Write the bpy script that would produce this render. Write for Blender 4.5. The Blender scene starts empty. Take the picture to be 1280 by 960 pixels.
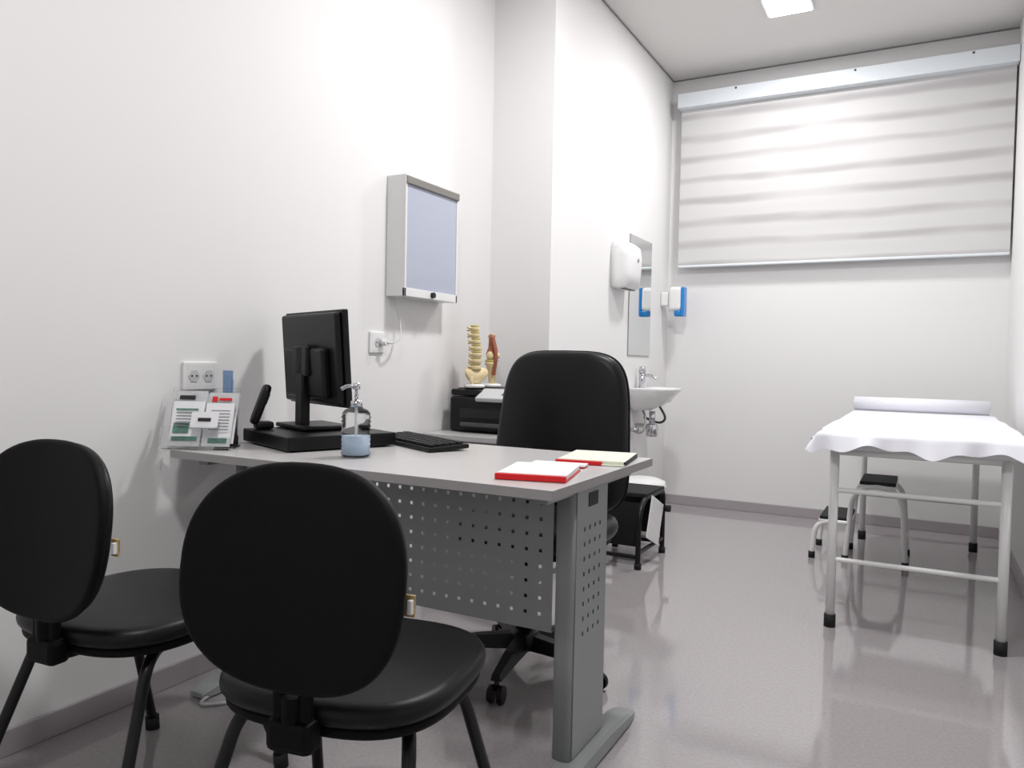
import bpy, bmesh, math, random
from mathutils import Vector, Matrix, Euler
random.seed(4)
S = bpy.context.scene
rad = math.radians

def lin(c):
    c = c/255.0
    return c/12.92 if c <= 0.04045 else ((c+0.055)/1.055)**2.4
def rgb(r, g, b): return (lin(r), lin(g), lin(b), 1)

# ------------------------------------------------------------------ materials
def mat(name, col, rough=0.5, metal=0.0, bump=0.0, bscale=200.0, var=0.0, vscale=5.0, trans=0.0, emit=0.0, spec=0.5, coat=0.0, alpha=1.0, ior=1.45):
    m = bpy.data.materials.new(name); m.use_nodes = True
    nt = m.node_tree; b = nt.nodes['Principled BSDF']
    b.inputs['Base Color'].default_value = col
    b.inputs['Roughness'].default_value = rough
    b.inputs['Metallic'].default_value = metal
    b.inputs['Transmission Weight'].default_value = trans
    b.inputs['Specular IOR Level'].default_value = spec
    b.inputs['Coat Weight'].default_value = coat
    b.inputs['Alpha'].default_value = alpha
    b.inputs['IOR'].default_value = ior
    if emit:
        b.inputs['Emission Color'].default_value = col
        b.inputs['Emission Strength'].default_value = emit
    tc = nt.nodes.new('ShaderNodeTexCoord')
    if var:
        n = nt.nodes.new('ShaderNodeTexNoise'); n.inputs['Scale'].default_value = vscale
        n.inputs['Detail'].default_value = 5
        nt.links.new(tc.outputs['Object'], n.inputs['Vector'])
        cr = nt.nodes.new('ShaderNodeValToRGB')
        cr.color_ramp.elements[0].position = 0.3; cr.color_ramp.elements[1].position = 0.7
        cr.color_ramp.elements[0].color = tuple(c*(1-var) for c in col[:3])+(1,)
        cr.color_ramp.elements[1].color = tuple(min(1, c*(1+var)) for c in col[:3])+(1,)
        nt.links.new(n.outputs['Fac'], cr.inputs['Fac'])
        nt.links.new(cr.outputs['Color'], b.inputs['Base Color'])
    if bump:
        n = nt.nodes.new('ShaderNodeTexNoise'); n.inputs['Scale'].default_value = bscale
        n.inputs['Detail'].default_value = 3
        nt.links.new(tc.outputs['Object'], n.inputs['Vector'])
        bp = nt.nodes.new('ShaderNodeBump'); bp.inputs['Strength'].default_value = bump
        bp.inputs['Distance'].default_value = 0.002
        nt.links.new(n.outputs['Fac'], bp.inputs['Height'])
        nt.links.new(bp.outputs['Normal'], b.inputs['Normal'])
    return m

M = {}
M['wall'] = mat('wall_paint', rgb(231,230,230), 0.65, bump=0.015, bscale=60, spec=0.3)
M['ceil'] = mat('ceiling_paint', rgb(220,218,216), 0.8)
M['base'] = mat('baseboard_vinyl', rgb(168,162,166), 0.35)
M['gap'] = mat('shadow_gap', rgb(140,138,138), 0.7)  # grey standing in for the shade inside the ceiling reveal
M['blk'] = mat('black_leather', rgb(15,15,16), 0.4, bump=0.15, bscale=300, spec=0.28)
M['shell'] = mat('black_plastic_shell', rgb(9,9,10), 0.55, bump=0.15, bscale=500, spec=0.15)
M['bmetal'] = mat('black_painted_steel', rgb(12,12,13), 0.35, spec=0.4)
M['plast'] = mat('black_plastic', rgb(12,12,14), 0.38, spec=0.35)
M['rubber'] = mat('black_rubber', rgb(18,18,19), 0.7, bump=0.3, bscale=120)
M['desk'] = mat('desk_laminate', rgb(192,190,190), 0.28, var=0.02, vscale=60)
M['deskedge'] = mat('desk_edge_band', rgb(158,155,156), 0.45)
M['gmetal'] = mat('grey_painted_steel', rgb(146,150,150), 0.35, spec=0.5)
M['wmetal'] = mat('white_painted_steel', rgb(226,226,226), 0.25)
M['wplast'] = mat('white_plastic', rgb(232,232,232), 0.3)
M['ceramic'] = mat('ceramic', rgb(235,235,235), 0.08, coat=0.5)
M['chrome'] = mat('chrome', rgb(200,200,205), 0.12, metal=1.0)
M['alu'] = mat('aluminium', rgb(150,147,143), 0.35, metal=0.8)
M['paper'] = mat('paper', rgb(238,238,241), 0.8, bump=0.2, bscale=25)
M['sheet'] = mat('exam_paper', rgb(232,233,240), 0.75, bump=0.5, bscale=14)
M['red'] = mat('red_cover', rgb(214,24,32), 0.5)
M['page'] = mat('pad_pages', rgb(218,222,205), 0.8)
M['blue'] = mat('blue_plastic', rgb(30,130,205), 0.25, coat=0.3)
M['diff'] = mat('viewer_diffuser', rgb(176,182,198), 0.12, coat=0.4)
M['mirror'] = mat('mirror_glass', rgb(225,228,228), 0.02, metal=1.0)
M['screen'] = mat('lcd', rgb(8,8,10), 0.15)
M['bone'] = mat('bone', rgb(222,203,160), 0.45, var=0.08, vscale=40)
M['disc'] = mat('disc', rgb(205,190,110), 0.5)
M['muscle'] = mat('muscle', rgb(164,100,78), 0.4, var=0.25, vscale=40)
M['acryl'] = mat('clear_acrylic', (0.97,0.98,0.98,1), 0.03, trans=1.0, ior=1.15)
M['glass'] = mat('bottle_glass', (0.97,0.99,0.99,1), 0.03, trans=1.0, ior=1.18)
M['label'] = mat('gel_blue', rgb(190,208,230), 0.3)
M['green'] = mat('brochure_green', rgb(95,135,122), 0.5, var=0.3, vscale=60)
M['ink'] = mat('ink', rgb(30,30,32), 0.6)
M['ptext'] = mat('printed_text', rgb(135,137,140), 0.7)
M['gold'] = mat('sticker', rgb(170,150,100), 0.35, var=0.3, vscale=120)
M['dgrey'] = mat('dark_grey_plastic', rgb(70,70,72), 0.4)
M['grey'] = mat('grey_laminate', rgb(140,139,140), 0.4)
M['silver'] = mat('printer_silver', rgb(196,198,200), 0.3)
M['cable'] = mat('white_cable', rgb(205,205,205), 0.5)
M['lamp'] = mat('lamp_panel', rgb(255,253,248), 0.5, emit=8.0)
M['cass'] = mat('cassette_paint', rgb(222,228,233), 0.28)
M['pens'] = mat('translucent_blue', rgb(130,158,195), 0.2)

def floor_mat():
    m = bpy.data.materials.new('vinyl_floor'); m.use_nodes = True
    nt = m.node_tree; b = nt.nodes['Principled BSDF']
    tc = nt.nodes.new('ShaderNodeTexCoord')
    n1 = nt.nodes.new('ShaderNodeTexNoise'); n1.inputs['Scale'].default_value = 90; n1.inputs['Detail'].default_value = 4
    n2 = nt.nodes.new('ShaderNodeTexNoise'); n2.inputs['Scale'].default_value = 1.6; n2.inputs['Detail'].default_value = 4
    cr = nt.nodes.new('ShaderNodeValToRGB')
    cr.color_ramp.elements[0].position = 0.3; cr.color_ramp.elements[1].position = 0.72
    cr.color_ramp.elements[0].color = rgb(156,151,153); cr.color_ramp.elements[1].color = rgb(168,163,164)
    mr = nt.nodes.new('ShaderNodeMapRange')
    mr.inputs['To Min'].default_value = 0.05; mr.inputs['To Max'].default_value = 0.10
    bp = nt.nodes.new('ShaderNodeBump'); bp.inputs['Strength'].default_value = 0.02; bp.inputs['Distance'].default_value = 0.01
    n3 = nt.nodes.new('ShaderNodeTexNoise'); n3.inputs['Scale'].default_value = 4
    L = nt.links.new
    for n in (n1, n2, n3): L(tc.outputs['Object'], n.inputs['Vector'])
    L(n1.outputs['Fac'], cr.inputs['Fac']); L(cr.outputs['Color'], b.inputs['Base Color'])
    L(n2.outputs['Fac'], mr.inputs['Value']); L(mr.outputs['Result'], b.inputs['Roughness'])
    L(n3.outputs['Fac'], bp.inputs['Height']); L(bp.outputs['Normal'], b.inputs['Normal'])
    b.inputs['Specular IOR Level'].default_value = 1.0
    b.inputs['IOR'].default_value = 1.6
    return m
M['floor'] = floor_mat()

def blind_mat():
    m = bpy.data.materials.new('zebra_blind_fabric'); m.use_nodes = True
    nt = m.node_tree; b = nt.nodes['Principled BSDF']; L = nt.links.new
    tc = nt.nodes.new('ShaderNodeTexCoord')
    mp = nt.nodes.new('ShaderNodeMapping'); mp.inputs['Scale'].default_value = (1.1, 1, 6)
    n = nt.nodes.new('ShaderNodeTexNoise'); n.inputs['Scale'].default_value = 1.4; n.inputs['Detail'].default_value = 1
    L(tc.outputs['Object'], mp.inputs['Vector']); L(mp.outputs['Vector'], n.inputs['Vector'])
    sp = nt.nodes.new('ShaderNodeSeparateXYZ'); L(tc.outputs['Object'], sp.inputs[0])
    mul = nt.nodes.new('ShaderNodeMath'); mul.operation = 'MULTIPLY'; mul.inputs[1].default_value = 2*math.pi/0.15
    L(sp.outputs['Z'], mul.inputs[0])
    ad = nt.nodes.new('ShaderNodeMath'); ad.operation = 'MULTIPLY_ADD'; ad.inputs[1].default_value = 2.2
    L(n.outputs['Fac'], ad.inputs[0]); L(mul.outputs[0], ad.inputs[2])
    sn = nt.nodes.new('ShaderNodeMath'); sn.operation = 'SINE'; L(ad.outputs[0], sn.inputs[0])
    n2 = nt.nodes.new('ShaderNodeTexNoise'); n2.inputs['Scale'].default_value = 2.0; n2.inputs['Detail'].default_value = 1
    mp2 = nt.nodes.new('ShaderNodeMapping'); mp2.inputs['Scale'].default_value = (1.0, 1, 3.5); mp2.inputs['Location'].default_value = (4,2,1)
    L(tc.outputs['Object'], mp2.inputs['Vector']); L(mp2.outputs['Vector'], n2.inputs['Vector'])
    pr = nt.nodes.new('ShaderNodeMapRange'); pr.inputs['From Min'].default_value = 0.3; pr.inputs['From Max'].default_value = 0.6
    pr.inputs['To Min'].default_value = 0.45
    L(n2.outputs['Fac'], pr.inputs['Value'])
    mm = nt.nodes.new('ShaderNodeMath'); mm.operation = 'MULTIPLY'
    L(sn.outputs[0], mm.inputs[0]); L(pr.outputs['Result'], mm.inputs[1])
    cr = nt.nodes.new('ShaderNodeValToRGB')
    mr = nt.nodes.new('ShaderNodeMapRange'); mr.inputs['From Min'].default_value = -1
    L(mm.outputs[0], mr.inputs['Value']); L(mr.outputs['Result'], cr.inputs['Fac'])
    cr.color_ramp.elements[0].position = 0.05; cr.color_ramp.elements[0].color = rgb(181,178,179)
    cr.color_ramp.elements[1].position = 0.45; cr.color_ramp.elements[1].color = rgb(207,206,206)
    L(cr.outputs['Color'], b.inputs['Base Color'])
    b.inputs['Roughness'].default_value = 0.95
    b.inputs['Specular IOR Level'].default_value = 0.05
    return m
M['blind'] = blind_mat()

# ------------------------------------------------------------------ geometry helpers
def root(name, loc=(0,0,0), rz=0.0):
    e = bpy.data.objects.new(name, None); S.collection.objects.link(e)
    e.location = loc; e.rotation_euler = (0,0,rad(rz)); e.empty_display_size = 0.1
    return e
def add(name, me, m, parent=None, smooth=False):
    o = bpy.data.objects.new(name, me); S.collection.objects.link(o)
    me.materials.append(M[m] if isinstance(m, str) else m)
    if parent: o.parent = parent
    if smooth:
        for p in me.polygons: p.use_smooth = True
    return o
def box(name, c, s, m, parent=None, bev=0.0, rot=None, seg=2):
    bm = bmesh.new(); bmesh.ops.create_cube(bm, size=1.0)
    bmesh.ops.scale(bm, vec=Vector(s), verts=bm.verts)
    if bev:
        bmesh.ops.bevel(bm, geom=bm.edges[:], offset=min(bev, min(s)*0.49), segments=seg, affect='EDGES', profile=0.5)
    if rot: bmesh.ops.rotate(bm, matrix=Euler([rad(a) for a in rot]).to_matrix(), verts=bm.verts)
    bmesh.ops.translate(bm, vec=Vector(c), verts=bm.verts)
    me = bpy.data.meshes.new(name); bm.to_mesh(me); bm.free()
    return add(name, me, m, parent)
def bx(name, x0, x1, y0, y1, z0, z1, m, parent=None, bev=0.0):
    return box(name, ((x0+x1)/2,(y0+y1)/2,(z0+z1)/2), (x1-x0,y1-y0,z1-z0), m, parent, bev)
def cyl(name, p0, p1, r, m, parent=None, r2=None, seg=24):
    p0 = Vector(p0); p1 = Vector(p1); d = p1-p0
    bm = bmesh.new()
    bmesh.ops.create_cone(bm, cap_ends=True, segments=seg, radius1=r, radius2=r if r2 is None else r2, depth=d.length)
    q = Vector((0,0,1)).rotation_difference(d.normalized())
    bmesh.ops.transform(bm, matrix=Matrix.Translation((p0+p1)/2) @ q.to_matrix().to_4x4(), verts=bm.verts)
    for f in bm.faces: f.smooth = len(f.verts) == 4
    me = bpy.data.meshes.new(name); bm.to_mesh(me); bm.free()
    return add(name, me, m, parent)
def fillet(pts, r, n=6, closed=False):
    pts = [Vector(p) for p in pts]; out = []
    N = len(pts)
    for i, p in enumerate(pts):
        if not closed and i in (0, N-1): out.append(p); continue
        a = pts[(i-1) % N]; b = pts[(i+1) % N]
        da = (a-p); db = (b-p)
        ra = min(r, da.length*0.49); rb = min(r, db.length*0.49)
        A = p+da.normalized()*ra; B = p+db.normalized()*rb
        for k in range(n+1):
            t = k/n
            out.append(A*(1-t)**2 + p*2*t*(1-t) + B*t*t)
    return out
def tube(name, pts, r, m, parent=None, fr=0.0, closed=False, res=6):
    if fr: pts = fillet(pts, fr, closed=closed)
    cu = bpy.data.curves.new(name, 'CURVE'); cu.dimensions = '3D'
    sp = cu.splines.new('POLY'); sp.points.add(len(pts)-1)
    for q, p in zip(sp.points, pts): q.co = (p[0], p[1], p[2], 1)
    sp.use_cyclic_u = closed
    cu.bevel_depth = r; cu.bevel_resolution = res//2+1; cu.use_fill_caps = True
    o = bpy.data.objects.new(name+'_tmp', cu); S.collection.objects.link(o)
    dg = bpy.context.evaluated_depsgraph_get()
    me = bpy.data.meshes.new_from_object(o.evaluated_get(dg))
    bpy.data.objects.remove(o); 
    me.materials.clear(); me.name = name
    return add(name, me, m, parent, smooth=True)
def loft(name, rings, m, parent=None, smooth=True, cap=True, mtx=None):
    bm = bmesh.new(); vr = []
    for r in rings:
        vr.append([bm.verts.new((mtx @ Vector(p)) if mtx else Vector(p)) for p in r])
    n = len(rings[0])
    for a, b in zip(vr, vr[1:]):
        for i in range(n):
            bm.faces.new((a[i], a[(i+1) % n], b[(i+1) % n], b[i]))
    if cap:
        bm.faces.new(vr[0][::-1]); bm.faces.new(vr[-1])
    bmesh.ops.recalc_face_normals(bm, faces=bm.faces)
    me = bpy.data.meshes.new(name); bm.to_mesh(me); bm.free()
    return add(name, me, m, parent, smooth=smooth)
def lathe(name, prof, m, parent=None, c=(0,0,0), seg=32, smooth=True):
    rings = []
    for r, z in prof:
        rings.append([(c[0]+r*math.cos(2*math.pi*i/seg), c[1]+r*math.sin(2*math.pi*i/seg), c[2]+z) for i in range(seg)])
    return loft(name, rings, m, parent, smooth)
def sgnp(v, e): return math.copysign(abs(v)**e, v)
def pad(name, w, h, t, m, parent, mtx, n=3.0, edge=0.02, dome=0.012, bow=0.0, taper=0.0, seg=72, bend=0.0):
    """cushion/shell: outline in local XY (w x h), thickness along Z. taper>0: wider at +Y"""
    rings = []
    def ring(ins, z, sc=1.0):
        r = []
        for i in range(seg):
            a = 2*math.pi*i/seg
            x = (w/2-ins)*sgnp(math.cos(a), 2/n)*sc; y = (h/2-ins)*sgnp(math.sin(a), 2/n)*sc
            x *= 1 + taper*(y/(h/2))
            zz = z + bow*(x/(w/2))**2 + bend*(y/(h/2))**2
            r.append((x, y, zz))
        return r
    e = edge
    for sc, f in ((0.05,1),(0.35,.9),(0.65,.6),(0.85,.3)):
        rings.append(ring(e, -t/2-dome*f, sc))
    K = 8
    for k in range(K+1):
        a = math.pi*k/K
        rings.append(ring(e*(1-math.sin(a)), -math.cos(a)*t/2))
    for sc, f in ((0.85,.3),(0.65,.6),(0.35,.9),(0.05,1)):
        rings.append(ring(e, t/2+dome*f, sc))
    return loft(name, rings, m, parent, mtx=mtx)
def T(x,y,z,rx=0,ry=0,rz=0):
    return Matrix.Translation((x,y,z)) @ Euler((rad(rx),rad(ry),rad(rz))).to_matrix().to_4x4()
def perforated(name, w, h, t, m, parent, mtx, cols, rows, hw, hh, mx=0.03, mz=0.03, skip=None):
    """panel in local XY with real square holes"""
    def breaks(total, margin, n, hs):
        pitch = (total-2*margin-hs)/(n-1); b = [0.0]
        for i in range(n):
            s = margin+i*pitch; b += [s, s+hs]
        b.append(total); return b
    xs = breaks(w, mx, cols, hw); ys = breaks(h, mz, rows, hh)
    bm = bmesh.new(); V = {}
    for i, x in enumerate(xs):
        for j, y in enumerate(ys): V[i,j] = bm.verts.new(mtx @ Vector((x-w/2, y-h/2, 0)))
    for i in range(len(xs)-1):
        for j in range(len(ys)-1):
            if i % 2 == 1 and j % 2 == 1 and not (skip and skip(i//2, j//2)): continue
            bm.faces.new((V[i,j],V[i+1,j],V[i+1,j+1],V[i,j+1]))
    me = bpy.data.meshes.new(name); bm.to_mesh(me); bm.free()
    o = add(name, me, m, parent)
    s = o.modifiers.new('thick', 'SOLIDIFY'); s.thickness = t; s.offset = 0
    return o

# ------------------------------------------------------------------ room shell
XL, XP, XR, YB, YP, H = -2.03, -1.68, 0.44, 5.54, 3.52, 3.09
YJ, XN, YN = 2.55, 1.5, -1.6
bx('floor', XL-.2, XN+.2, YN-.2, YB+.2, -.1, 0, 'floor')
bx('ceiling', XL-.2, XN+.2, YN-.2, YB+.2, H, H+.1, 'ceil')
bx('wall_left', XL-.1, XL, YN, YP, 0, H, 'wall')
bx('wall_pillar', XL-.1, XP, YP, YB, 0, H, 'wall')
bx('wall_back', XL-.1, XR+.1, YB, YB+.1, 0, H, 'wall')
bx('wall_right', XR, XR+.1, YJ, YB, 0, H, 'wall')
bx('wall_right_return', XR+.1, XN+.1, YJ, YJ+.1, 0, H, 'wall')
bx('wall_entry', XN, XN+.1, YN, YJ, 0, H, 'wall')
bx('wall_front', XL-.1, XN+.1, YN-.1, YN, 0, H, 'wall')
bh = 0.068
bx('baseboard_left', XL, XL+.012, YN, YP, 0, bh, 'base', bev=.003)
bx('baseboard_pillar_face', XL+.012, XP, YP-.012, YP, 0, bh, 'base', bev=.003)
bx('baseboard_pillar', XP, XP+.012, YP-.012, YB, 0, bh, 'base', bev=.003)
bx('baseboard_back', XP+.012, XR, YB-.012, YB, 0, bh, 'base', bev=.003)
bx('baseboard_right', XR-.012, XR, YJ, YB-.012, 0, bh, 'base', bev=.003)
bx('gap_shade_1', XP, XP+.008, YP, YB, H-.008, H-.001, 'gap')  # thin grey strips paint the dark line of the ceiling shadow gap
bx('gap_shade_2', XP+.008, XR, YB-.008, YB, H-.008, H-.001, 'gap')

# ------------------------------------------------------------------ lights
def ceiling_light(x, y, P, s=0.23):
    r = root('ceiling_light', (x, y, H))
    box('frame', (0,0,-.006), (s+.03, s+.03, .012), 'wplast', r, bev=.003)
    box('panel', (0,0,-.014), (s, s, .006), 'lamp', r, bev=.002)
    ld = bpy.data.lights.new('ceiling_lamp', 'AREA'); ld.shape = 'SQUARE'; ld.size = s; ld.energy = P
    ld.color = (1.0, 0.99, 0.985)
    lo = bpy.data.objects.new('lamp', ld); S.collection.objects.link(lo); lo.parent = r
    lo.location = (0,0,-.022)
ceiling_light(-.75, 4.62, 24)
ceiling_light(-.75, 2.7, 38)
ceiling_light(-.55, 0.3, 33)
w = bpy.data.worlds.new('world'); S.world = w; w.use_nodes = True
w.node_tree.nodes['Background'].inputs[0].default_value = (1,1,1,1)
w.node_tree.nodes['Background'].inputs[1].default_value = 0.2

# ------------------------------------------------------------------ blind
r = root('window_blind', (0,0,0))
bx('cassette', XP+.075, XR-.003, 5.40, YB-.001, 2.845, 2.945, 'cass', r, bev=.004)
for i, x in enumerate((-1.2, -.45, .2)):
    cyl('screw_%d'%i, (x,5.401,2.93), (x,5.397,2.93), .007, 'dgrey', r)
bm = bmesh.new(); nx, nz = 60, 90; x0, x1, z0, z1 = XP+.088, XR-.012, 1.735, 2.86
V = []
for j in range(nz+1):
    row = []
    z = z0+(z1-z0)*j/nz
    for i in range(nx+1):
        x = x0+(x1-x0)*i/nx
        y = 5.47+.0012*math.sin(z*2*math.pi/.15+.9*math.sin(x*2.9))*math.sin(x*2+z*3)+.003*math.sin(x*3+z*5)
        row.append(bm.verts.new((x,y,z)))
    V.append(row)
for j in range(nz):
    for i in range(nx): bm.faces.new((V[j][i],V[j][i+1],V[j+1][i+1],V[j+1][i]))
me = bpy.data.meshes.new('fabric'); bm.to_mesh(me); bm.free()
add('fabric', me, 'blind', r, smooth=True)
bx('bottom_bar', x0, x1, 5.458, 5.482, 1.72, 1.738, 'cass', r, bev=.006)

# ------------------------------------------------------------------ mirror, dispensers
r = root('wall_mirror', (XP,4.90,1.465))
bx('glass', .001, .008, -.215, .215, -.385, .385, 'mirror', r, bev=.001)
bx('edge', 0, .004, -.218, .218, -.388, .388, 'alu', r)

r = root('paper_towel_dispenser', (XP,4.48,1.62))
rings = []
for z, d, yy in ((-.14,.09,.11),(-.13,.115,.125),(-.05,.125,.13),(.05,.13,.13),(.11,.12,.125),(.135,.09,.11),(.14,.06,.09)):
    ring = []
    for i in range(24):
        a = -math.pi/2+math.pi*i/23
        ring.append((.001+d*sgnp(math.cos(a),.45), yy*sgnp(math.sin(a),.5), z))
    rings.append(ring)
loft('body', rings, 'wplast', r)
box('slot', (.07,0,-.141), (.03,.18,.006), 'dgrey', r)
cyl('lock', (.128,0,.03), (.133,0,.03), .012, 'grey', r)

r = root('soap_dispenser', (XP,5.38,1.470))
box('back_plate', (.03,0,.02), (.058,.05,.10), 'wplast', r, bev=.01)
box('tank', (.108,0,.02), (.095,.09,.17), 'wplast', r, bev=.025, seg=4)
box('front_lever', (.162,0,.0), (.026,.085,.21), 'blue', r, bev=.012, seg=3)
box('lower_body', (.135,0,-.08), (.07,.07,.05), 'blue', r, bev=.015, seg=3)

# ------------------------------------------------------------------ basin
r = root('wash_basin', (XP,4.86,.868))
def D(dep, wid, z, off=0.0, n=28):
    out = []
    for i in range(n):
        a = -math.pi/2+math.pi*i/(n-1)
        out.append((off+.95*dep*sgnp(math.cos(a),.75), .93*wid*sgnp(math.sin(a),.8), z))
    return out
loft('bowl', [D(.05,.06,-.15,.002),D(.12,.09,-.145,.002),D(.2,.14,-.11,.002),D(.27,.19,-.05,.002),D(.315,.22,-.012,.002),D(.32,.225,0,.002),D(.315,.22,.004,.002),
      D(.235,.19,0,.06),D(.22,.18,-.03,.065),D(.17,.13,-.09,.07),D(.05,.04,-.11,.1)], 'ceramic', r)
cyl('faucet_body', (.045,0,.0), (.045,0,.10), .020, 'chrome', r)
tube('faucet_spout', [(.045,0,.075),(.10,0,.085),(.14,0,.06)], .011, 'chrome', r, fr=.03)
cyl('faucet_knob', (.045,0,.10), (.045,0,.14), .024, 'chrome', r, r2=.019)
cyl('drain', (.12,0,-.15), (.12,0,-.24), .020, 'chrome', r)
lathe('trap_cup', [(.01,0),(.036,.005),(.039,.03),(.039,.075),(.033,.085),(.01,.09)], 'chrome', r, c=(.12,0,-.32))
tube('trap_pipe', [(.12,0,-.26),(.06,0.02,-.25),(.002,.03,-.25)], .014, 'chrome', r, fr=.03)
tube('supply_hose', [(.002,-.1,-.27),(.09,-.1,-.3),(.1,-.05,-.2),(.05,-.03,-.12)], .007, 'alu', r, fr=.05)
cyl('shutoff_valve', (.002,-.1,-.27), (.06,-.1,-.27), .013, 'chrome', r)
tube('supply_loop', [(.16,.03,-.12),(.2,.06,-.2),(.14,.1,-.24),(.03,.1,-.2)], .008, 'dgrey', r, fr=.05)

# ------------------------------------------------------------------ pedal bin
r = root('pedal_bin', (-1.47,4.42,0))
lathe('body', [(.125,0),(.132,.005),(.138,.14),(.14,.285)], 'wplast', r)
lathe('lid', [(.142,.285),(.144,.297),(.135,.325),(.09,.343),(.02,.35)], 'wplast', r)
box('pedal', (.05,-.14,.02), (.05,.05,.01), 'dgrey', r, bev=.003)

# ------------------------------------------------------------------ black foot stool
r = root('black_step_stool', (-1.365,3.86,0))
for sx in (-1,1):
    x = sx*.135
    tube('side_frame_%d'%(sx+2), [(x,-.2,.012),(x,-.2,.27),(x,-.12,.345),(x,.2,.345),(x,.2,.012)], .0135, 'bmetal', r, fr=.05)
    tube('skid_%d'%(sx+2), [(x,-.2,.08),(x,.2,.08)], .011, 'bmetal', r)
    for y in (-.2,.2): cyl('cap_%d_%d'%(sx+2,int(y*10)+5), (x,y,0), (x,y,.03), .018, 'rubber', r)
box('top_step', (0,.04,.355), (.29,.3,.022), 'rubber', r, bev=.005)
box('rear_panel', (0,.17,.22), (.26,.008,.22), 'bmetal', r)
box('front_panel', (0,-.14,.21), (.25,.01,.22), 'bmetal', r, rot=(-18,0,0))
box('side_plate', (.152,.01,.21), (.006,.21,.22), 'wplast', r, rot=(-22,0,0), bev=.002)
for y in (-.2,.2): tube('cross_%d'%(int(y*10)+5), [(-.135,y,.06),(.135,y,.06)], .011, 'bmetal', r)
tube('latch', [(.14,.17,.25),(.17,.17,.25)], .008, 'bmetal', r)
cyl('latch_knob', (.16,.17,.25), (.185,.17,.25), .018, 'rubber', r)

# ------------------------------------------------------------------ x-ray viewer
r = root('xray_light_box', (XL,2.835,1.548))
hw, hh, dp = .205, .255, .10
bx('housing', .001, dp-.01, -hw, hw, -hh, hh, 'wmetal', r, bev=.003)
bx('frame_bottom', dp-.012, dp, -hw, hw, -hh, -hh+.035, 'wmetal', r, bev=.002)
bx('frame_near', dp-.012, dp, -hw, -hw+.012, -hh, hh, 'wmetal', r, bev=.002)
bx('frame_far', dp-.012, dp, hw-.012, hw, -hh, hh, 'wmetal', r, bev=.002)
bx('film_clip_bar', dp-.014, dp+.008, -hw+.002, hw-.002, hh-.04, hh-.006, 'alu', r, bev=.004)
bx('diffuser', dp-.012, dp-.004, -hw+.012, hw-.012, -hh+.035, hh-.035, 'diff', r)
cyl('switch_knob', (dp,0.0,-hh+.018), (dp+.012,0.0,-hh+.018), .013, 'ink', r)
# outlets
def outlet(x, y, z, w, h, n):
    r = root('power_outlet', (x, y, z))
    box('plate', (.005,0,0), (.01,w,h), 'wplast', r, bev=.004)
    box('plate_seam', (.0102,0,0), (.0006,w-.02,h-.02), 'wmetal', r)
    for i in range(n):
        yy = (i-(n-1)/2)*.055
        cyl('socket_%d'%i, (.009,yy,0), (.0125,yy,0), .021, 'silver', r, seg=6)
        for k in (-1,1): cyl('hole_%d_%d'%(i,k), (.0125,yy+k*.009,0), (.0133,yy+k*.009,0), .003, 'ink', r)
    return r
outlet(XL, 1.68, .962, .13, .09, 2)
r2 = outlet(XL, 2.57, 1.095, .095, .09, 1)
cyl('plug', (.013,0.02,0), (.045,0.02,0), .014, 'wplast', r2)
tube('power_cord', [(.045,.02,0),(.06,.03,-.005),(.055,.10,.02),(.03,.13,.08),(.02,.10,.19),(.035,.09,.2)], .0035, 'cable', r2, fr=.03)

# ------------------------------------------------------------------ desk
r = root('office_desk', (0,0,0))
dx0, dx1, dy0, dy1 = -1.93, -.70, 1.50, 2.19
bx('top', dx0, dx1, dy0, dy1, .728, .75, 'desk', r, bev=.002)
bx('edge_front', dx0, dx1, dy0-.0015, dy0+.002, .7275, .7495, 'deskedge', r)
bx('edge_right', dx1-.002, dx1+.0015, dy0, dy1, .7275, .7495, 'deskedge', r)
for side, xc in (('right',-.758),('left',-1.865)):
    sg = 1 if side == 'right' else -1
    rings = []
    for z in (.05,.727):
        rings.append([(xc+.026*sgnp(math.cos(2*math.pi*i/24),.6), 1.72+.022*sgnp(math.sin(2*math.pi*i/24),.6), z) for i in range(24)])
    loft('post_front_'+side, rings, 'gmetal', r)
    rings = [[(p[0],p[1]+.18,p[2]) for p in q] for q in rings]
    loft('post_rear_'+side, rings, 'gmetal', r)
    perforated('leg_cover_'+side, .2, .67, .0015, 'gmetal', r, T(xc+sg*.0275,1.81,.39,0,0,0) @ Matrix(((0,0,1,0),(1,0,0,0),(0,1,0,0),(0,0,0,1))), 4, 17, .009, .011, .045, .03, skip=lambda i,j: j<7 or j > 14)
    bx('inner_cover_'+side, xc-sg*.026-.001, xc-sg*.026+.001, 1.72, 1.90, .06, .72, 'gmetal', r)
    box('cable_slot_'+side, (xc+sg*.0290,1.81,.685), (.003,.06,.035), 'ink', r, bev=.001)
    bx('top_bracket_'+side, xc-.02, xc+.02, 1.56, 2.12, .705, .728, 'gmetal', r, bev=.003)
    rings = []
    for y, zt, hw_ in ((1.56,.02,.028),(1.60,.035,.035),(1.72,.052,.036),(1.9,.052,.036),(2.06,.035,.035),(2.12,.02,.028)):
        rings.append([(xc+sg*.02-hw_,y,.006),(xc+sg*.02+hw_,y,.006),(xc+sg*.02+hw_,y,zt*.8),(xc+sg*.02+hw_*.8,y,zt),(xc+sg*.02-hw_*.8,y,zt),(xc+sg*.02-hw_,y,zt*.8)])
    loft('foot_'+side, rings, 'gmetal', r, smooth=False)
    for y in (1.59,2.08): cyl('leveler_%s_%d'%(side,int(y*10)), (xc+sg*.02,y,0), (xc+sg*.02,y,.008), .02, 'rubber', r)
perforated('modesty_panel', 1.05, .345, .0015, 'gmetal', r, T(-1.315,1.705,.54,90,0,0), 26, 8, .009, .009, .03, .03)
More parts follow.
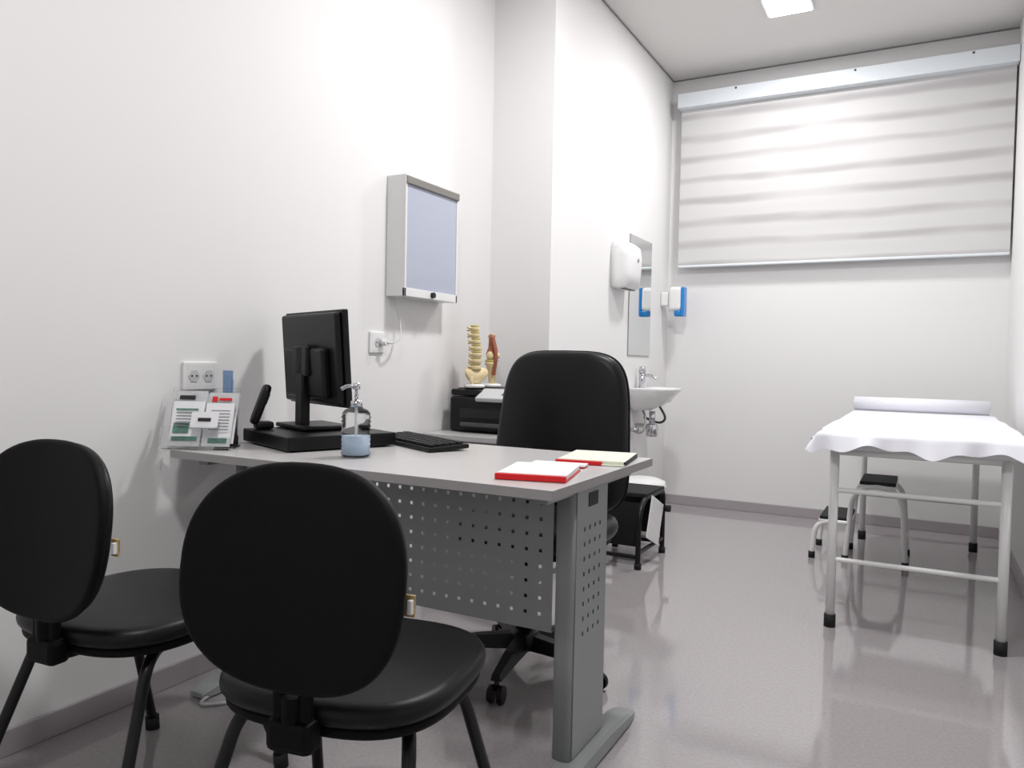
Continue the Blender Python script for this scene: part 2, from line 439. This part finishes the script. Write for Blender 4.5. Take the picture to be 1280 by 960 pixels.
bx('panel_lip', -1.84, -.79, 1.705, 1.72, .36, .37, 'gmetal', r)
tube('power_cord', [(-1.9,1.95,.7),(-1.9,1.9,.01),(-1.85,1.5,.006),(-1.75,1.62,.006),(-1.6,1.7,.006),(-1.55,1.9,.006),(-1.85,1.93,.01)], .005, 'cable', r, fr=.1)

# ------------------------------------------------------------------ visitor chairs
def visitor_chair(x, y, rz, off=0.0, zb=.672, nm='visitor_chair'):
    r = root(nm, (x,y,0), rz)
    pad('seat_cushion', .455, .45, .045, 'blk', r, T(0,0,.442), n=3.0, edge=.022, dome=.008)
    pad('seat_shell', .435, .43, .02, 'shell', r, T(0,0,.412), n=3.0, edge=.01, dome=.002)
    tilt = 83
    pad('back_shell', .41, .367, .022, 'shell', r, T(off,-.240,zb,tilt,0,0), n=2.45, edge=.012, dome=.008, bow=.03)
    pad('back_cushion', .398, .355, .024, 'blk', r, T(off,-.224,zb+.001,tilt,0,0), n=2.45, edge=.014, dome=.006, bow=.03)
    for s in (-1,1):
        box('back_strap_%d'%(s+2), (off*.6+s*.024,-.238,.465), (.022,.02,.10), 'shell', r, bev=.006)
    tube('back_bar', [(off*.6,-.240,.48),(off*.6,-.240,.42),(0,-.20,.395),(0,.05,.395)], .018, 'shell', r, fr=.04)
    box('back_bracket', (off*.6,-.235,.415), (.085,.045,.055), 'shell', r, bev=.012)
    for s in (-1,1):
        tube('leg_front_%d'%(s+2), [(s*.10,.0,.39),(s*.17,.10,.385),(s*.225,.225,.02)], .0125, 'bmetal', r, fr=.05)
        tube('leg_rear_%d'%(s+2), [(s*.10,.0,.39),(s*.17,-.13,.385),(s*.225,-.265,.02)], .0125, 'bmetal', r, fr=.05)
        cyl('foot_cap_front_%d'%(s+2), (s*.2245,.224,0), (s*.2235,.221,.035), .018, 'rubber', r)
        cyl('foot_cap_rear_%d'%(s+2), (s*.2245,-.264,0), (s*.2235,-.26,.035), .018, 'rubber', r)
    tube('cross_front', [(-.1,.0,.39),(.1,.0,.39)], .014, 'bmetal', r)
    box('mount_plate', (0,0,.398), (.2,.2,.012), 'bmetal', r)
    box('sticker', (off+.197,-.236,.65), (.018,.006,.034), 'gold', r, bev=.001)
    box('sticker_white', (off+.201,-.241,.65), (.008,.012,.022), 'wplast', r, bev=.001)
visitor_chair(-.94, 1.155, 10, off=.02, zb=.675)
visitor_chair(-1.60, 1.17, 4, off=.008, zb=.666)

# ------------------------------------------------------------------ doctor chair
r = root('office_swivel_chair', (-1.15,2.27,0), 0)
pad('seat_cushion', .52, .50, .07, 'blk', r, T(0,.05,.47), n=3.6, edge=.03, dome=.012)
pad('seat_shell', .48, .46, .03, 'shell', r, T(0,.05,.43), n=3.6, edge=.012, dome=.002)
pad('backrest', .55, .60, .06, 'blk', r, T(-.065,.36,.772,82,0,-3), n=4.6, edge=.03, dome=.012, bow=-.035, taper=-.08)
pad('backrest_seam', .558, .608, .012, 'shell', r, T(-.065,.37,.772,82,0,-3), n=4.6, edge=.006, dome=.0, bow=-.035, taper=-.08)
tube('back_bar', [(-.04,.36,.60),(-.02,.33,.42),(0,.1,.40)], .025, 'bmetal', r, fr=.06)
cyl('gas_lift', (0,0,.1), (0,0,.41), .025, 'bmetal', r)
cyl('gas_cover', (0,0,.12), (0,0,.26), .032, 'plast', r)
box('mechanism', (0,.05,.405), (.16,.22,.04), 'bmetal', r, bev=.01)
lathe('hub', [(.04,.07),(.05,.08),(.05,.12),(.035,.14)], 'plast', r)
for k in range(5):
    a = rad(-8+72*k); c, s_ = math.cos(a), math.sin(a)
    rings = []
    for d, hwid, zb, zt in ((.03,.026,.075,.125),(.16,.022,.075,.115),(.29,.017,.07,.09)):
        rings.append([(c*d-s_*q*hwid, s_*d+c*q*hwid, z) for q, z in ((-1,zb),(1,zb),(.7,zt),(-.7,zt))])
    loft('spoke_%d'%k, rings, 'plast', r, smooth=False)
    e = Vector((c*.28, s_*.28, 0)); t = Vector((-s_, c, 0))
    cyl('caster_stem_%d'%k, e+Vector((0,0,.04)), e+Vector((0,0,.08)), .008, 'bmetal', r)
    for q in (-1,1):
        cyl('caster_wheel_%d_%d'%(k,q), e+t*q*.008+Vector((0,0,.027)), e+t*q*.024+Vector((0,0,.027)), .027, 'plast', r)

# ------------------------------------------------------------------ cabinet + printer + models
r = root('side_cabinet', (0,0,0))
bx('body', -2.015, -1.56, 2.93, 3.44, 0.0, .665, 'grey', r, bev=.002)
bx('top', -2.02, -1.54, 2.91, 3.46, .665, .69, 'desk', r, bev=.003)
for i, z in enumerate((.12,.33,.54)):
    bx('drawer_%d'%i, -1.562, -1.545, 2.95, 3.42, z-.09, z+.1, 'desk', r, bev=.003)
    bx('pull_%d'%i, -1.546, -1.53, 3.12, 3.25, z+.05, z+.062, 'alu', r, bev=.002)
r = root('printer', (-1.775,3.25,.69))
box('body', (0,0,.085), (.40,.38,.165), 'plast', r, bev=.015, seg=3)
box('scanner_lid', (-.0,.03,.19), (.40,.32,.032), 'plast', r, bev=.010, seg=3)
box('lid_hinge_strip', (-.12,-.155,.186), (.16,.05,.03), 'plast', r, bev=.008)
box('control_panel', (.08,-.17,.177), (.25,.10,.022), 'silver', r, bev=.006, rot=(26,0,0))
box('button_strip', (.13,-.172,.1885), (.10,.04,.003), 'dgrey', r, rot=(26,0,0))
box('control_panel_side', (.195,0,.165), (.02,.38,.018), 'silver', r, bev=.005)
box('paper_tray', (0,-.20,.04), (.24,.05,.018), 'dgrey', r, bev=.004)
box('output_slot', (0,-.188,.09), (.28,.01,.045), 'ink', r, bev=.002)

r = root('spine_model', (-1.88,3.13,.897))
lathe('base', [(.045,0),(.05,.004),(.05,.014),(.04,.018)], 'wplast', r)
cyl('rod', (0,0,.01), (0,0,.30), .003, 'chrome', r)
z = .085
for k in range(7):
    R = .031-.0013*k; ox = .006*math.sin(k*.7)
    lathe('vertebra_%d'%k, [(R*.7,0),(R,.004),(R*.86,.011),(R,.018),(R*.7,.022)], 'bone', r, c=(ox,0,z), seg=20)
    lathe('disc_%d'%k, [(R*.6,.0),(R*.9,.002),(R*.9,.006),(R*.6,.008)], 'disc', r, c=(ox,0,z+.0215), seg=20)
    for s in (-1,1):
        tube('process_%d_%d'%(k,s), [(ox,s*.01,z+.012),(ox-.01,s*.046,z+.016)], .005, 'bone', r)
    tube('spinous_%d'%k, [(ox,0,z+.012),(ox-.04,0,z+.004)], .0055, 'bone', r)
    z += .0305
pad('pelvis', .12, .085, .025, 'bone', r, T(0,0,.06,75,0,60), n=2.0, edge=.012, dome=.01, bow=.02, taper=.25)
for s in (-1,1):
    tube('femur_stub_%d'%s, [(0,s*.03,.06),(.005,s*.04,.035),(.005,s*.032,.015)], .008, 'bone', r, fr=.01)
r = root('knee_model', (-1.87,3.27,.897))
lathe('base', [(.045,0),(.05,.004),(.05,.014),(.04,.018)], 'wplast', r)
lathe('tibia', [(.012,.015),(.016,.05),(.020,.09),(.034,.115),(.031,.125)], 'bone', r, seg=20)
lathe('fibula', [(.007,.02),(.007,.09),(.010,.105),(.004,.11)], 'bone', r, c=(.0,.031,0), seg=14)
lathe('meniscus', [(.02,.124),(.033,.127),(.033,.133),(.02,.136)], 'disc', r, seg=20)
for s in (-1,1):
    lathe('condyle_%d'%(s+2), [(.006,.134),(.018,.138),(.021,.15),(.018,.165),(.010,.175)], 'bone', r, c=(.002,s*.015,0), seg=18)
lathe('femur', [(.026,.155),(.028,.165),(.018,.19),(.015,.225),(.018,.255)], 'muscle', r, seg=20)
lathe('femur_cut', [(.008,.25),(.012,.262),(.010,.264)], 'bone', r, seg=16)
lathe('patella', [(.004,-.016),(.014,-.008),(.014,.008),(.004,.016)], 'bone', r, c=(.034,-.005,.155), seg=16)
tube('ligament_1', [(.012,-.014,.245),(.036,-.016,.17),(.030,-.014,.12),(.018,-.010,.06)], .010, 'muscle', r, fr=.03)
tube('ligament_2', [(-.005,.02,.20),(.0,.036,.14),(.0,.028,.08)], .007, 'muscle', r, fr=.03)

# ------------------------------------------------------------------ desk items
DZ = .751
r = root('desktop_computer', (-1.70,1.87,DZ), -22)
box('case', (0,0,.024), (.35,.36,.04), 'plast', r, bev=.004)
box('front_lip', (0,.176,.024), (.34,.012,.036), 'dgrey', r, bev=.003)
for s in (-1,1):
    for t in (-1,1): cyl('foot_%d_%d'%(s,t), (s*.14,t*.15,0), (s*.14,t*.15,.006), .012, 'rubber', r)
r = root('computer_monitor', (-1.762,1.90,DZ+.045), -22)
box('base_plate', (0,.01,.008), (.22,.17,.014), 'plast', r, bev=.005)
box('neck', (0,-.03,.14), (.055,.03,.26), 'plast', r, bev=.006)
box('neck_mount', (0,-.025,.22), (.11,.04,.1), 'plast', r, bev=.008)
mt = 4
def mpart(n, c, s, m, b=0.0):
    p = T(0,0,.228,mt,0,0) @ Vector(c)
    return box(n, p, s, m, r, bev=b, rot=(mt,0,0))
mpart('bezel', (0,.02,0), (.42,.02,.305), 'plast', .004)
mpart('rear_housing', (0,.0,0), (.405,.022,.29), 'plast', .009)
mpart('rear_bulge', (0,-.02,-.045), (.29,.03,.16), 'plast', .01)
mpart('screen', (0,.031,.005), (.39,.002,.25), 'screen')
r = root('keyboard', (-1.435,2.045,DZ), -27)
box('tray', (0,0,.010), (.40,.14,.014), 'plast', r, bev=.004, rot=(3,0,0))
for j in range(5):
    for i in range(15):
        box('key_%d_%d'%(j,i), (-.175+i*.025, -.05+j*.024, .019+j*.0011), (.02,.019,.006), 'ink', r)

# phone, standing on the computer case
r = root('cordless_phone', (-1.86,1.79,DZ+.045), -30)
box('cradle', (0,0,.012), (.055,.055,.024), 'plast', r, bev=.008)
pad('handset', .052, .135, .024, 'plast', r, T(0,-.01,.078,70,0,0), n=4, edge=.01, dome=.002)
box('handset_screen', (0,.009,.095), (.034,.003,.035), 'dgrey', r, rot=(-20,0,0))

# pen cup
r = root('pen_holder', (-1.945,1.715,DZ))
lathe('cup', [(.032,0),(.034,.003),(.034,.09),(.030,.09),(.030,.006)], 'dgrey', r)
for i,(a,b,hh_,mm) in enumerate(((.01,.005,.2,'pens'),(-.010,.008,.205,'pens'),(0,-.012,.15,'ink'),(.014,-.005,.21,'pens'),(-.008,-.004,.15,'blue'))):
    tube('pen_%d'%i, [(a,b,.01),(a*1.6,b*1.6,hh_)], .0045, mm, r)
box('ruler', (.006,.0,.125), (.03,.003,.21), 'pens', r, rot=(0,0,40))
r = root('rubber_stamp', (-1.865,1.665,DZ))
lathe('body', [(.018,0),(.02,.004),(.02,.03),(.012,.04),(.014,.055),(.005,.062)], 'ink', r, seg=20)

# brochure stand
r = root('brochure_stand', (-1.893,1.575,DZ), 30)
box('acrylic_base', (0,.0,.003), (.20,.11,.004), 'acryl', r)
box('acrylic_back', (0,.03,.09), (.20,.003,.18), 'acryl', r, rot=(-14,0,0))
box('acrylic_front', (0,-.05,.035), (.20,.003,.065), 'acryl', r, rot=(-14,0,0))
def card(n, x, y, z, w, h, mm, d=.004): box(n, (x*.92,y,z), (w*.92,d,h), mm, r, rot=(-22,0,0))
card('brochure_1', -.05, .03, .09, .10, .165, 'paper')
card('brochure_2', .055, .03, .088, .095, .16, 'paper')
card('brochure_3', -.045, -.0, .072, .10, .14, 'paper')
card('brochure_4', .055, -.0, .07, .09, .135, 'paper')
card('business_card', .025, -.033, .086, .085, .05, 'paper')
card('photo_green', -.06, -.010, .060, .05, .03, 'green', .003)
card('photo_green_2', .06, -.020, .024, .06, .016, 'green', .003)
card('photo_green_3', -.045, -.022, .030, .08, .012, 'green', .003)
card('logo_dark', -.06, .042, .148, .05, .012, 'ink', .003)
card('logo_red', .03, .039, .144, .016, .016, 'red', .003)
card('logo_red_text', .065, .039, .144, .04, .008, 'red', .003)
card('text_1', -.045, .004, .114, .07, .006, 'green', .003)
card('card_text', .025, -.036, .088, .04, .010, 'ink', .003)
for k in range(5): card('text_l%d'%k, -.045, .001-.004*k, .104-.009*k, .065, .002, 'ptext', .003)
for k in range(7): card('text_r%d'%k, .062, .003-.0037*k, .112-.009*k, .06, .002, 'ptext', .003)

# sanitizer bottle
r = root('sanitizer_pump_bottle', (-1.40,1.69,DZ))
prof = [(.03,0),(.040,.004)]
for k in range(9):
    z = .012+k*.0125
    prof += [(.0415,z),(.0385,z+.006)]
prof += [(.040,.122),(.032,.132),(.02,.137),(.017,.142)]
lathe('glass', prof, 'glass', r, seg=40)
lathe('gel', [(.02,.006),(.034,.008),(.034,.06),(.02,.061)], 'label', r)
cyl('dip_tube', (0,0,.061), (0,0,.14), .0035, 'wplast', r)
cyl('collar', (0,0,.14), (0,0,.158), .016, 'chrome', r)
cyl('stem', (0,0,.157), (0,0,.195), .005, 'chrome', r)
tube('nozzle', [(0,0,.197),(-.02,-.012,.2),(-.036,-.022,.19)], .0055, 'chrome', r, fr=.01)
cyl('pump_head', (0,0,.19), (0,0,.207), .010, 'chrome', r)

# pads
def notepad(x, y, rz, w, h, pages, cover, t=.014, sx=0.0, sw=1.0):
    r = root('prescription_pad', (x,y,DZ), rz)
    box('cover', (0,0,.0015), (w,h,.003), cover, r)
    box('spine', (sx,-h/2+.004,t/2), (w*sw,.010,t), 'red', r, bev=.001)
    box('pages', (0,.005,t/2+.0015), (w-.006,h-.012,t-.002), pages, r)
    box('top_sheet', (0.002,.006,t+.001), (w-.006,h-.014,.0008), pages, r, rot=(0,0,.6))
    return r
notepad(-.825, 1.69, 14, .17, .21, 'paper', 'red')
r = notepad(-.815, 2.05, 10, .19, .24, 'page', 'page', .010, -.03, .68)
box('clip_edge', (.094,.0,.006), (.006,.20,.010), 'ink', r, bev=.001)
r = root('small_notepad', (-.855,1.868,DZ), 10)
box('cover', (0,0,.002), (.15,.05,.003), 'red', r)
box('pages', (.004,-.003,.006), (.145,.042,.005), 'paper', r)

# ------------------------------------------------------------------ exam bed
r = root('examination_table', (0,0,0))
bx0, bx1, by0, by1 = -.30, .275, 3.27, 5.05
for i,(x,y) in enumerate(((bx0,by0),(bx1,by0),(bx0,by1),(bx1,by1))):
    cyl('leg_%d'%i, (x,y,.03), (x,y,.70), .0175, 'wmetal', r)
    cyl('leg_cap_%d'%i, (x,y,0), (x,y,.05), .022, 'rubber', r)
for i,z in enumerate((.27,.545)):
    tube('rail_near_%d'%i, [(bx0,by0,z),(bx1,by0,z)], .010, 'wmetal', r)
tube('rail_far', [(bx0,by1,.27),(bx1,by1,.27)], .010, 'wmetal', r)
tube('frame', [(bx0,by0,.70),(bx1,by0,.70),(bx1,by1,.70),(bx0,by1,.70)], .016, 'wmetal', r, closed=True)
bx('board', bx0-.03, bx1+.06, by0-.05, by1+.05, .712, .73, 'wmetal', r)
bx('mattress', bx0-.04, bx1+.07, by0-.06, by1+.06, .73, .765, 'wplast', r, bev=.015)
bm = bmesh.new(); nx, ny = 90, 130
X0, X1, Y0, Y1 = bx0-.145, bx1+.145, by0-.155, by1-.08
ex0, ex1, ey0 = bx0-.06, bx1+.075, by0-.075
V = []
for j in range(ny+1):
    row = []
    for i in range(nx+1):
        u = X0+(X1-X0)*i/nx; v = Y0+(Y1-Y0)*j/ny
        x, y = u, v
        dxx = max(ex0-u, u-ex1, 0); dyy = max(ey0-v, 0)
        zz = .775+.005*math.sin(u*9+v*3)*math.sin(v*7)
        if dxx > 0:
            s = -1 if u < ex0 else 1
            x = (ex0 if s < 0 else ex1)+s*dxx*.42 + .012*math.sin(v*16)*dxx/.08
            zz -= dxx*.60*(1+.35*math.sin(v*11))
        if dyy > 0:
            y = ey0-dyy*.28 - .014*math.sin(u*24+.5)*dyy/.08 - .006*math.sin(u*61)*dyy/.08
            zz -= dyy*.72*(1+.22*math.sin(u*17+1)+.14*math.sin(u*43))
        if dxx>0 and dyy>0: zz += min(dxx,dyy)*.5
        row.append(bm.verts.new((x,y,zz)))
    V.append(row)
for j in range(ny):
    for i in range(nx): bm.faces.new((V[j][i],V[j][i+1],V[j+1][i+1],V[j+1][i]))
me = bpy.data.meshes.new('paper_sheet'); bm.to_mesh(me); bm.free()
add('paper_sheet', me, 'sheet', r, smooth=True)
cyl('paper_roll', (bx0-.06,by1-.06,.818), (bx1+.05,by1-.06,.818), .04, 'sheet', r, seg=40)
cyl('roll_core', (bx0-.065,by1-.06,.818), (bx1+.055,by1-.06,.818), .014, 'wplast', r)

# ------------------------------------------------------------------ white step stool
r = root('two_step_stool', (-.28,4.57,0))
for sy in (-1,1):
    y = sy*.165
    tube('upper_arch_%d'%(sy+2), [(-.06,y,.02),(-.03,y,.41),(.20,y,.41),(.225,y,.02)], .0135, 'wmetal', r, fr=.12)
    tube('lower_arch_%d'%(sy+2), [(-.225,y,.02),(-.21,y,.205),(-.04,y,.205)], .0135, 'wmetal', r, fr=.08)
    for x in (-.225,-.06,.225): cyl('cap_%d_%d'%(sy+2,int(x*100)+50), (x,y,0), (x,y,.035), .017, 'rubber', r)
box('upper_tread', (.085,0,.426), (.17,.34,.02), 'rubber', r, bev=.005)
box('lower_tread', (-.115,0,.222), (.15,.34,.02), 'rubber', r, bev=.005)
box('upper_frame', (.085,0,.412), (.18,.35,.012), 'wmetal', r, bev=.003)
box('lower_frame', (-.115,0,.209), (.16,.35,.012), 'wmetal', r, bev=.003)
tube('brace', [(.222,-.165,.12),(.222,.165,.12)], .01, 'wmetal', r)

# ------------------------------------------------------------------ camera
cd = bpy.data.cameras.new('camera'); cam = bpy.data.objects.new('camera', cd); S.collection.objects.link(cam)
cd.sensor_width = 36; cd.lens = 27.0; cd.clip_start = .02
R = Matrix.Rotation(rad(28.2),4,'Z') @ Matrix.Rotation(rad(90-1.75),4,'X') @ Matrix.Rotation(rad(1.14),4,'Z')
cam.matrix_world = Matrix.Translation((0,0,1.03)) @ R
S.camera = cam
S.view_settings.view_transform = 'Standard'
S.view_settings.look = 'None'
S.view_settings.exposure = 0.0
